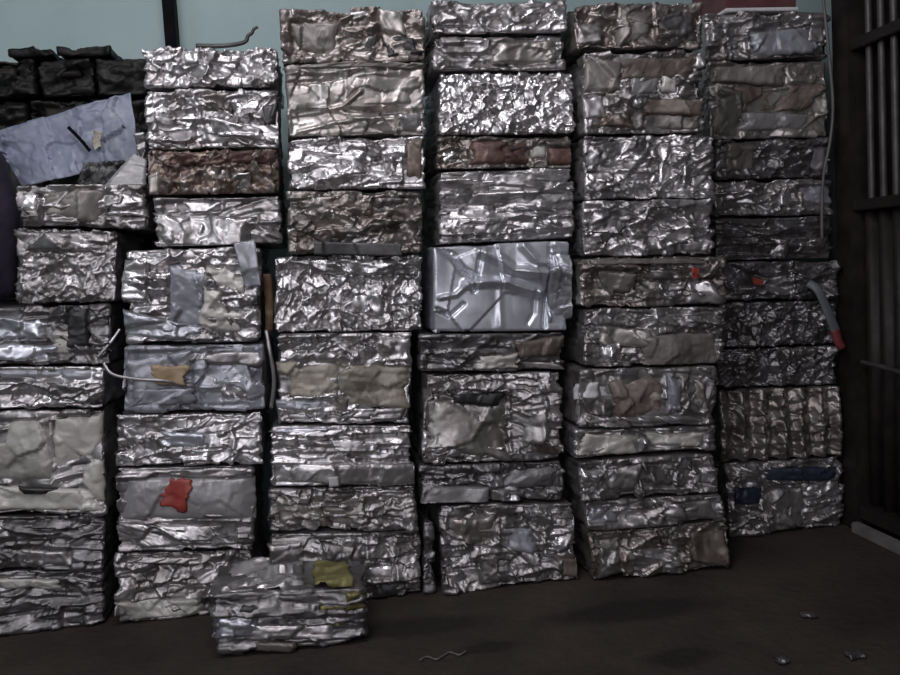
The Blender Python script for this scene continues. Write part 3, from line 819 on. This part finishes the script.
def top_sheet(nm, x0, x1, y0, y1, z, st, mt, lbl=None):
    """a sheet lying on the top of the loose bale"""
    global seed
    seed += 1
    W, H = x1 - x0, y1 - y0
    nu, nv = max(5, int(W / .008)), max(5, int(H / .008))
    U, V = np.meshgrid(np.linspace(0, 1, nu), np.linspace(0, 1, nv), indexing='ij')
    u, v = U.ravel(), V.ravel()
    pm = np.stack([u * W + seed, v * H, 0 * u], 1)
    d = crumple(pm[:, [0, 2, 1]], st, seed) * .8
    mm = np.maximum(np.abs(2 * u - 1), np.abs(2 * v - 1))
    Pn = np.stack([x0 + u * W + .01 * vnoise(pm, .05, seed), y0 + v * H + .01 * vnoise(pm, .05, seed + 2), z + .012 + d - .015 * mm ** 8], 1)
    ix = np.arange(nu * nv).reshape(nu, nv)
    fc = np.stack([ix[:-1, :-1], ix[1:, :-1], ix[1:, 1:], ix[:-1, 1:]], -1).reshape(-1, 4)
    o = mesh_obj(nm, Pn, fc, mt, root, True, base)
    md = o.modifiers.new('thickness', 'SOLIDIFY'); md.thickness = .0025; md.offset = -1
    if lbl:
        o['label'] = lbl


W0 = tr[0] - tl[0]; zt = (tl[2] + tr[2]) / 2
top_sheet(P_, tl[0] + W0 * .66, tl[0] + W0 * .90, Yf + .02, Yf + dep - .02, zt, 'sheet', 'yellow_paint', 'yellow green painted sheet')
top_sheet(S, tl[0] + W0 * .08, tl[0] + W0 * .60, Yf + .03, Yf + dep - .02, zt, 'foil', 'silver')

# ------------------------------------------------------------------ things on and between the stacks
YA = FRONT['A']
topA = at(80, 185, YA)[2]
# pale blue crumpled sheet leaning above the leftmost stack
root0 = at(60, 188, YA + .16)
q = [at(-14, 133, YA + .34), at(130, 91, YA + .34), at(142, 160, YA + .30), at(21, 187, YA + .28)]
q[3][2] = max(q[3][2], topA + .004)
root = empty('crumpled_sheet', (root0[0], YA + .16, topA))
tag(root, 'pale blue crumpled sheet leaning at the top of leftmost stack', 'metal sheet')
sheet('blue_panel', q, 'sheet', 'pale_blue', 700, root, root.location, off=.0, ragged=.015, amp=.9, thick=.004, tuck=0)
qq = [at(91, 126, YA + .29), at(101, 126, YA + .29), at(103, 152, YA + .27), at(92, 152, YA + .27)]
o = sheet('tape_patch', qq, 'foil', 'tan_paint', 701, root, root.location, off=.0, ragged=.5, amp=.5, tuck=0)
o['label'] = 'tan tape patch'
tube('slit_shade', [at(68, 127, YA + .295), at(80, 139, YA + .285), at(90, 151, YA + .275)], .007, 'black_steel', root, root.location, flat=.4)  # black strip laid on the sheet as the shade of a slit
# bent grey sheet right of it
q = [at(134, 152, YA + .10), at(147, 160, YA + .10), at(147, 186, YA + .06), at(100, 188, YA + .06)]
root = empty('bent_metal_sheet', (at(125, 187, YA + .06)[0], YA + .06, topA))
tag(root, 'small grey bent sheet between the pale blue sheet and the rusty bale', 'metal sheet')
sheet('grey_panel', q, 'smooth', 'grey_paint', 702, root, root.location, off=.0, ragged=.08, amp=.6, tuck=0, thick=.004)
# crumpled silver scrap just above it
bx = [at(133, 134, YA + .17), at(146, 132, YA + .17), at(147, 166, YA + .17), at(134, 168, YA + .17)]
b0 = (bx[2] + bx[3]) / 2
root = empty('crumpled_scrap', b0)
tag(root, 'small crumpled silver scrap standing behind the bent grey sheet', 'scrap metal')
bx[2][2] = bx[3][2] = topA + .002
root.location = (b0[0], YA + .2, topA + .002); b0 = np.array(root.location)
crushed_block('crumpled_metal', bx, .06, 'foil', 'silver', 703, root, b0, rad=.008)
# dark debris under the blue sheet
bx = [at(84, 162, YA + .17), at(126, 160, YA + .17), at(128, 184, YA + .17), at(72, 184, YA + .17)]
bx[2][2] = bx[3][2] = topA + .002
b0 = np.array([(bx[2][0] + bx[3][0]) / 2, YA + .19, topA + .002])
root = empty('crumpled_scrap', b0)
tag(root, 'dark crumpled debris below the torn edge of the pale blue sheet', 'scrap metal')
crushed_block('crumpled_metal', bx, .05, 'fine', 'dark_sheet', 704, root, b0, rad=.01)

# dark purple sack at the left edge
zs = at(0, 305, YA + .05)[2]
prof = [(300, -2, 15), (270, -6, 14), (240, -8, 18), (214, -10, 19), (190, -14, 14), (165, -18, 6), (142, -20, -2)]
Vv, Fc = [], []
N = 20
for k, (yy, xl, xr) in enumerate(prof):
    pr_ = at(xr, yy, YA + .12); pl = at(xl - 34, yy, YA + .12)
    cx, wx = (pr_[0] + pl[0]) / 2, (pr_[0] - pl[0]) / 2
    zz = pr_[2] if k else zs + .002
    for j in range(N):
        th = 2 * math.pi * j / N
        fold = 1 + .07 * math.cos(5 * th + k * .5)
        Vv.append((cx + wx * fold * math.cos(th), YA + .14 + .11 * fold * math.sin(th), zz))
for k in range(len(prof) - 1):
    for j in range(N):
        Fc.append((k * N + j, k * N + (j + 1) % N, (k + 1) * N + (j + 1) % N, (k + 1) * N + j))
Fc.append(tuple(range(N))[::-1]); Fc.append(tuple((len(prof) - 1) * N + j for j in range(N)))
o = mesh_obj('cloth_sack', Vv, Fc, 'purple_cloth', None, True, (at(0, 300, YA)[0], YA + .14, zs))
md = o.modifiers.new('soft', 'SUBSURF'); md.levels = 2; md.render_levels = 2
tag(o, 'dark purple cloth sack at the left edge of leftmost stack', 'sack')

# dark bales stacked behind, upper left
YB = YA + DEPTH + .085
BD = WALL_Y - YB - .05
HID = [(-60, 330, 46, 640), (52, 330, 158, 640)]
back = [
    (8, 47, 54, 57, 'black flat bundle at left on top of the dark back stack', .0),
    (57, 46, 112, 57, 'black flat bundle beside the post on top of the dark back stack', .0),
    (-50, 58, 36, 97, 'dark bale in upper back row at the left picture edge', .0),
    (38, 59, 94, 97, 'dark brown bale in upper back row, middle one', .015),
    (97, 60, 150, 97, 'dark bale in upper back row beside the silver second stack', .0),
    (-60, 99, 28, 150, 'dark bale in lower back row at the left picture edge, above blue sheet', .015),
    (31, 99, 88, 150, 'dark bale in lower back row, right above the pale blue sheet', .0),
    (91, 99, 152, 150, 'dark bale in lower back row, near the top corner of blue sheet', .02),
]
seed = 1200
zfix = lambda yy: at(70, yy, YB)[2]
for (x0, y0, x1, y1, lbl, dy) in back:
    seed += 5
    Yb = YB + dy
    xl, xr = at(x0, (y0 + y1) / 2, YB)[0], at(x1, (y0 + y1) / 2, YB)[0]
    z0, z1 = zfix(y1) + .002, zfix(y0)
    c = [np.array([xl, Yb, z1]), np.array([xr, Yb, z1]), np.array([xr, Yb, z0]), np.array([xl, Yb, z0])]
    b0 = np.array([(xl + xr) / 2, Yb + BD / 2, z0])
    flat_ = y1 - y0 < 20
    root = empty('flat_bundle' if flat_ else 'dark_bale', b0)
    tag(root, lbl, 'scrap metal bundle' if flat_ else 'scrap metal bale', None if flat_ else 'dark bales stacked behind at upper left')
    crushed_block('pressed_body', c, BD, 'foil' if not flat_ else 'sheet', 'dark_junk', seed, root, b0, res=.010, rad=.012, amp=1.3)
    if not flat_:
        xm = xl + (xr - xl) * .2; xn = xl + (xr - xl) * .8
        sheet(S, [np.array([xm, Yb, z1 - .03]), np.array([xn, Yb, z1 - .03]), np.array([xn, Yb, (z0 + z1) / 2]), np.array([xm, Yb, (z0 + z1) / 2])], 'sheet', 'gate_steel', seed + 2, root, b0, res=.012)
# the rest of that back stack down to the floor (mostly hidden)
zb = zfix(150)
for i, (xa, xb) in enumerate(((-60, 43), (46, 152))):
    xl, xr = at(xa, 150, YB)[0], at(xb, 150, YB)[0]
    hh = zb / 3
    for k in range(3):
        seed += 5
        c = [np.array([xl, YB, hh * (k + 1) - .003]), np.array([xr, YB, hh * (k + 1) - .003]), np.array([xr, YB, hh * k + .003]), np.array([xl, YB, hh * k + .003])]
        b0 = np.array([(xl + xr) / 2, YB + BD / 2, hh * k + .003])
        root = empty('dark_bale', b0)
        tag(root, 'dark bale low in the back stack hidden behind leftmost stack', 'scrap metal bale', 'dark bales stacked behind at upper left')
        crushed_block('pressed_body', c, BD, 'foil', 'dark_junk', seed, root, b0, res=.03, rad=.02)

# rusty bar in the gap between second and third stack
YC = FRONT['C']
p0, p1 = at(269, 331, YC + .05), at(267, 274, YC + .05)
o = tube('rusty_bar', [p0, (p0 + p1) / 2 + np.array([.004, 0, 0]), p1], .017, 'orange_rust', None, p0, flat=.45, n=10)
tag(o, 'rusty orange bar standing in the gap between second and third stack', 'metal bar')
# bent bit on top of the second stack
YBc = FRONT['B']
p0 = at(240, 47.5, YBc + .1)
o = tube('wire_scrap', [at(196, 46, YBc + .1), at(220, 46, YBc + .1), at(238, 44, YBc + .1), at(246, 41, YBc + .1), at(248, 36, YBc + .1), at(252, 33, YBc + .1), at(254, 29, YBc + .1), at(258, 27, YBc + .1)], [.010, .0055], 'dark_sheet', None, p0)
tag(o, 'small dark bent wire scrap poking up from top of second stack', 'wire')
# dark crumpled lump in the gap between third and fourth stack (top)
YD = FRONT['D']
def lump(name, px, Y, d, style, mat, lbl, cat, rad=.01, zbase=None, group=None):
    global seed
    seed += 3
    c = [at(px[2 * i], px[2 * i + 1], Y) for i in range(4)]
    if zbase is not None:
        c[2][2] = c[3][2] = zbase
    b0 = np.array([(c[2][0] + c[3][0]) / 2, Y + d / 2, min(c[2][2], c[3][2])])
    root = empty(name, b0)
    tag(root, lbl, cat, group)
    crushed_block('crumpled_metal', c, d, style, mat, seed, root, b0, rad=rad)
    return root
lump('crumpled_scrap', (423.5, 522, 434, 521, 436, 588, 422.5, 594), FRONT['D'] + .0, .18, 'foil', 'dark_silver',
     'narrow crumpled lump on the floor between third and fourth stack', 'scrap metal', zbase=.003)
# maroon box on the stack by the gate
YF = FRONT['F']
z0 = at(760, 12.5, YF)[2] + .012
xa, xb = at(727, 8, YF + .02)[0], at(797, 8, YF + .02)[0]
root = empty('flat_box', ((xa + xb) / 2, YF + .2, z0))
tag(root, 'maroon box with a pale lower edge on top of the stack beside gate', 'box')
box('box_body', (xa, YF + .025, z0 + .016), (xb, YF + .4, z0 + .17), 'maroon', root, root.location)
box('pale_edge', (xa - .006, YF + .018, z0), (xb + .006, YF + .405, z0 + .016), 'white_edge', root, root.location, .003)
# hanging cable at the right
XG = at(846, 540, YF)[0]
cp = [at(821, -40, YF - .05), at(823, -5, YF - .05), at(829, 55, YF - .05), at(833, 105, YF - .05), at(830, 142, YF - .05), at(824, 172, YF - .05), at(822, 205, YF - .05), at(822, 240, YF - .045)]
o = tube('hanging_cable', cp, .0070, 'cable_grey', None, cp[-1])
tag(o, 'thin grey cable hanging in front of the right edge of the bales', 'cable')
# strap with red end
p = [at(808, 283, YF - .055), at(818, 290, YF - .09), at(828, 312, YF - .10), at(836, 332, YF - .10)]
root = empty('bent_strap', p[0])
tag(root, 'grey bent strap with a red end sticking out beside the gate', 'strap')
tube('bent_strip', p, [.020, .024], 'strap_grey', root, p[0], flat=.35, n=10)
e = at(838, 341, YF - .10)
t = tube('red_grip', [p[-1] + np.array([-.004, 0, .01]), e, at(842, 348, YF - .10)], [.024, .020], 'dark_red', root, p[0], flat=.7, n=10)
t['label'] = 'red end grip'

# bits on the floor
for (x0, y0, x1, y1, lbl) in [(420, 662, 466, 653, 'pale twisted wire lying on the floor in front of the fourth stack')]:
    a, b = on_floor(x0, y0), on_floor(x1, y1)
    pts = []
    for k in range(7):
        t_ = k / 6
        w = a + (b - a) * t_
        pts.append((w[0], w[1] + .02 * math.sin(k * 2.1), .006))
    o = tube('wire_scrap', pts, .0035, 'cable_grey', None, a)
    tag(o, lbl, 'wire')
for (x, y, w, lbl) in [(810, 619, .030, 'small pale scrap on the floor below the navy striped bale'),
                       (858, 660, .030, 'small pale scrap on the floor near the lower right corner'),
                       (785, 665, .024, 'tiny pale scrap on the floor at the bottom picture edge')]:
    a = on_floor(x, y)
    seed += 1
    c = [np.array([a[0] - w, a[1], .022]), np.array([a[0] + w, a[1], .018]), np.array([a[0] + w, a[1], .002]), np.array([a[0] - w, a[1], .002])]
    o = crushed_block('metal_scrap', c, .03, 'fine', 'dark_silver', seed, None, np.array([a[0], a[1], .002]), rad=.004, amp=.5, res=.004)
    tag(o, lbl, 'scrap metal')

# ------------------------------------------------------------------ the setting
def floor_material():
    mt = bpy.data.materials.new('dirt_floor')
    mt.use_nodes = True
    nt = mt.node_tree
    b = nt.nodes['Principled BSDF']
    tc = nt.nodes.new('ShaderNodeTexCoord')
    n = nt.nodes.new('ShaderNodeTexNoise'); n.inputs['Scale'].default_value = 1.7; n.inputs['Detail'].default_value = 8; n.inputs['Roughness'].default_value = .6
    nt.links.new(tc.outputs['Object'], n.inputs['Vector'])
    cr = nt.nodes.new('ShaderNodeValToRGB')
    cr.color_ramp.elements[0].position = .32; cr.color_ramp.elements[0].color = (.024, .019, .016, 1)
    cr.color_ramp.elements[1].position = .72; cr.color_ramp.elements[1].color = (.062, .049, .040, 1)
    nt.links.new(n.outputs['Fac'], cr.inputs['Fac'])
    last = cr.outputs['Color']
    for (px, py, rx, ry) in [(640, 605, .34, .09), (690, 650, .13, .06), (498, 640, .10, .05), (430, 620, .25, .10)]:
        c = on_floor(px, py)
        mp = nt.nodes.new('ShaderNodeMapping')
        mp.vector_type = 'TEXTURE'
        mp.inputs['Location'].default_value = (c[0], c[1], 0)
        mp.inputs['Scale'].default_value = (rx, ry, 1)
        n4 = nt.nodes.new('ShaderNodeTexNoise'); n4.inputs['Scale'].default_value = 7
        ad = nt.nodes.new('ShaderNodeVectorMath'); ad.operation = 'MULTIPLY_ADD'
        nt.links.new(tc.outputs['Object'], n4.inputs['Vector'])
        nt.links.new(n4.outputs['Color'], ad.inputs[0]); ad.inputs[1].default_value = (.10, .10, 0)
        nt.links.new(tc.outputs['Object'], ad.inputs[2])
        nt.links.new(ad.outputs[0], mp.inputs['Vector'])
        ln = nt.nodes.new('ShaderNodeVectorMath'); ln.operation = 'LENGTH'
        nt.links.new(mp.outputs[0], ln.inputs[0])
        mr = nt.nodes.new('ShaderNodeMapRange')
        mr.inputs['From Min'].default_value = .7; mr.inputs['From Max'].default_value = 1.3
        mr.inputs['To Min'].default_value = .75; mr.inputs['To Max'].default_value = 0
        nt.links.new(ln.outputs['Value'], mr.inputs['Value'])
        mx = nt.nodes.new('ShaderNodeMix'); mx.data_type = 'RGBA'
        nt.links.new(mr.outputs['Result'], mx.inputs['Factor'])
        nt.links.new(last, mx.inputs[6]); mx.inputs[7].default_value = (.014, .012, .011, 1)
        last = mx.outputs[2]
    nt.links.new(last, b.inputs['Base Color'])
    b.inputs['Roughness'].default_value = .85
    b.inputs['Specular IOR Level'].default_value = .25
    n3 = nt.nodes.new('ShaderNodeTexNoise'); n3.inputs['Scale'].default_value = 25; n3.inputs['Detail'].default_value = 6
    nt.links.new(tc.outputs['Object'], n3.inputs['Vector'])
    bp = nt.nodes.new('ShaderNodeBump'); bp.inputs['Strength'].default_value = .5; bp.inputs['Distance'].default_value = .02
    nt.links.new(n3.outputs['Fac'], bp.inputs['Height'])
    nt.links.new(bp.outputs['Normal'], b.inputs['Normal'])
    return mt


XL, XR = -3.2, XG + .62
YN = -7.5
HC = 4.2
structure(box('floor', (XL - .1, YN, -.1), (XR + .1, WALL_Y + .1, 0), floor_material(), None, None, 0))
wall_material()
structure(box('wall_back', (XL - .1, WALL_Y, -.1), (XR + .1, WALL_Y + .1, HC), 'teal_wall', None, None, 0))
structure(box('wall_left', (XL - .1, YN, -.1), (XL, WALL_Y, HC), 'teal_wall', None, None, 0))
structure(box('wall_right', (XR, YN, -.1), (XR + .1, WALL_Y, HC), 'gate_steel', None, None, 0))
material('ceiling_paint', [(.10, .10, .10), (.14, .14, .14), (.18, .18, .18)], 0, (.7, .8), 2, .05)
structure(box('ceiling', (XL - .1, YN, HC), (XR + .1, WALL_Y + .1, HC + .1), 'ceiling_paint', None, None, 0))

# dark post at the back wall
pa, pb = at(162.3, 10, WALL_Y - .12), at(174, 10, WALL_Y - .12)
structure(box('trim_1', (pa[0], WALL_Y - .12, 0), (pb[0], WALL_Y, HC), 'black_steel', None, None, .004))

# gate in the right wall: frame, rails, bars, lower corrugated panel
YG1 = YF - .03          # far end
YG0 = YF - 2.6
root = empty('door_1', (XG, YG1, 0)); structure(root)
L = np.array(root.location)
box('jamb', (XG, YG1 - .07, 0), (XG + .09, YG1 + .06, 3.6), 'gate_steel', root, L)
zr1 = at_x(866, 38, XG)[2]; zr2 = at_x(866, 204, XG)[2]; zr3 = at_x(880, 367, XG)[2]
for z, hgt in ((zr1, .05), (zr2, .05), (.10, .07)):
    box('rail', (XG + .005, YG0, z - hgt / 2), (XG + .07, YG1 - .07, z + hgt / 2), 'gate_steel', root, L)
yb = YG1 - .07
k = 0
while yb > YG0 + .1 and k < 22:
    yb -= .088
    k += 1
    tube('bar', [(XG + .045, yb, zr2), (XG + .045, yb, (zr1 + zr2) / 2), (XG + .045, yb, 3.4)], .0155, 'gate_bar', root, L, n=10)
# corrugated lower panel
ny = 240
ysn = np.linspace(YG1 - .06, YG0, ny)
xx = XG + .055 + .018 * np.tanh(2.2 * np.sin((ysn - YG1) * 2 * math.pi / .10))
Vv = [(x, y, z) for z in (.08, zr2) for x, y in zip(xx, ysn)]
Fc = [(i, i + 1, ny + i + 1, ny + i) for i in range(ny - 1)]
o = mesh_obj('corrugated_panel', Vv, Fc, 'gate_steel', root, True, L)
md = o.modifiers.new('thickness', 'SOLIDIFY'); md.thickness = .003
hp = [at_x(862, 362, XG - .03), at_x(882, 367, XG - .035), at_x(905, 374, XG - .035)]
tube('latch_bar', hp, .011, 'gate_bar', root, L, n=10)
# backing sheet of the gate behind the upper bars
box('backing_sheet', (XG + .10, YG0, zr2 - .02), (XG + .11, YG1 + .02, 3.6), 'gate_steel', root, L, 0)
# pale kerb at the foot of the gate
structure(box('baseboard_right', (XG - .035, YG0, 0), (XG + .004, YG1 - .07, .05), 'kerb', None, None, .005))

# ------------------------------------------------------------------ light
def area(name, loc, target, sx, sy, power, col):
    ld = bpy.data.lights.new(name, 'AREA')
    ld.shape = 'RECTANGLE'; ld.size = sx; ld.size_y = sy
    ld.energy = power; ld.color = col
    o = bpy.data.objects.new(name, ld)
    COL.objects.link(o)
    o.location = loc
    d = Vector(target) - Vector(loc)
    o.rotation_euler = d.to_track_quat('-Z', 'Y').to_euler()
    return o


area('doorway_daylight', (-.2, -7.3, 2.1), (0.0, 0, 1.6), 2.6, 1.9, 88, (.955, .925, 1.0))
area('high_window', (-1.9, -5.2, 3.3), (0.0, 0, 1.7), 1.8, .9, 112, (.955, .93, 1.0))
area('roof_skylight', (-.3, -1.9, 3.9), (-.1, .2, 1.9), 1.7, .6, 84, (.955, .935, 1.0))
area('added_side_light', (-3.1, -2.2, 2.7), (.2, 0, 1.4), .9, .8, 28, (.93, .95, 1.0))  # unseen light added from the left for sharp glints on the metal
area('wall_skylight', (-.8, WALL_Y - .35, 4.12), (-.6, WALL_Y, 2.2), 3.4, .25, 12, (.92, .97, 1.0))

w = bpy.data.worlds.new('world')
SC.world = w
w.use_nodes = True
bg = w.node_tree.nodes['Background']
bg.inputs['Color'].default_value = (.88, .86, 1.0, 1)
bg.inputs['Strength'].default_value = .17

SC.view_settings.view_transform = 'Standard'
SC.view_settings.look = 'None'
SC.view_settings.gamma = 1.0
SC.view_settings.use_curve_mapping = False
SC.view_settings.exposure = -0.94
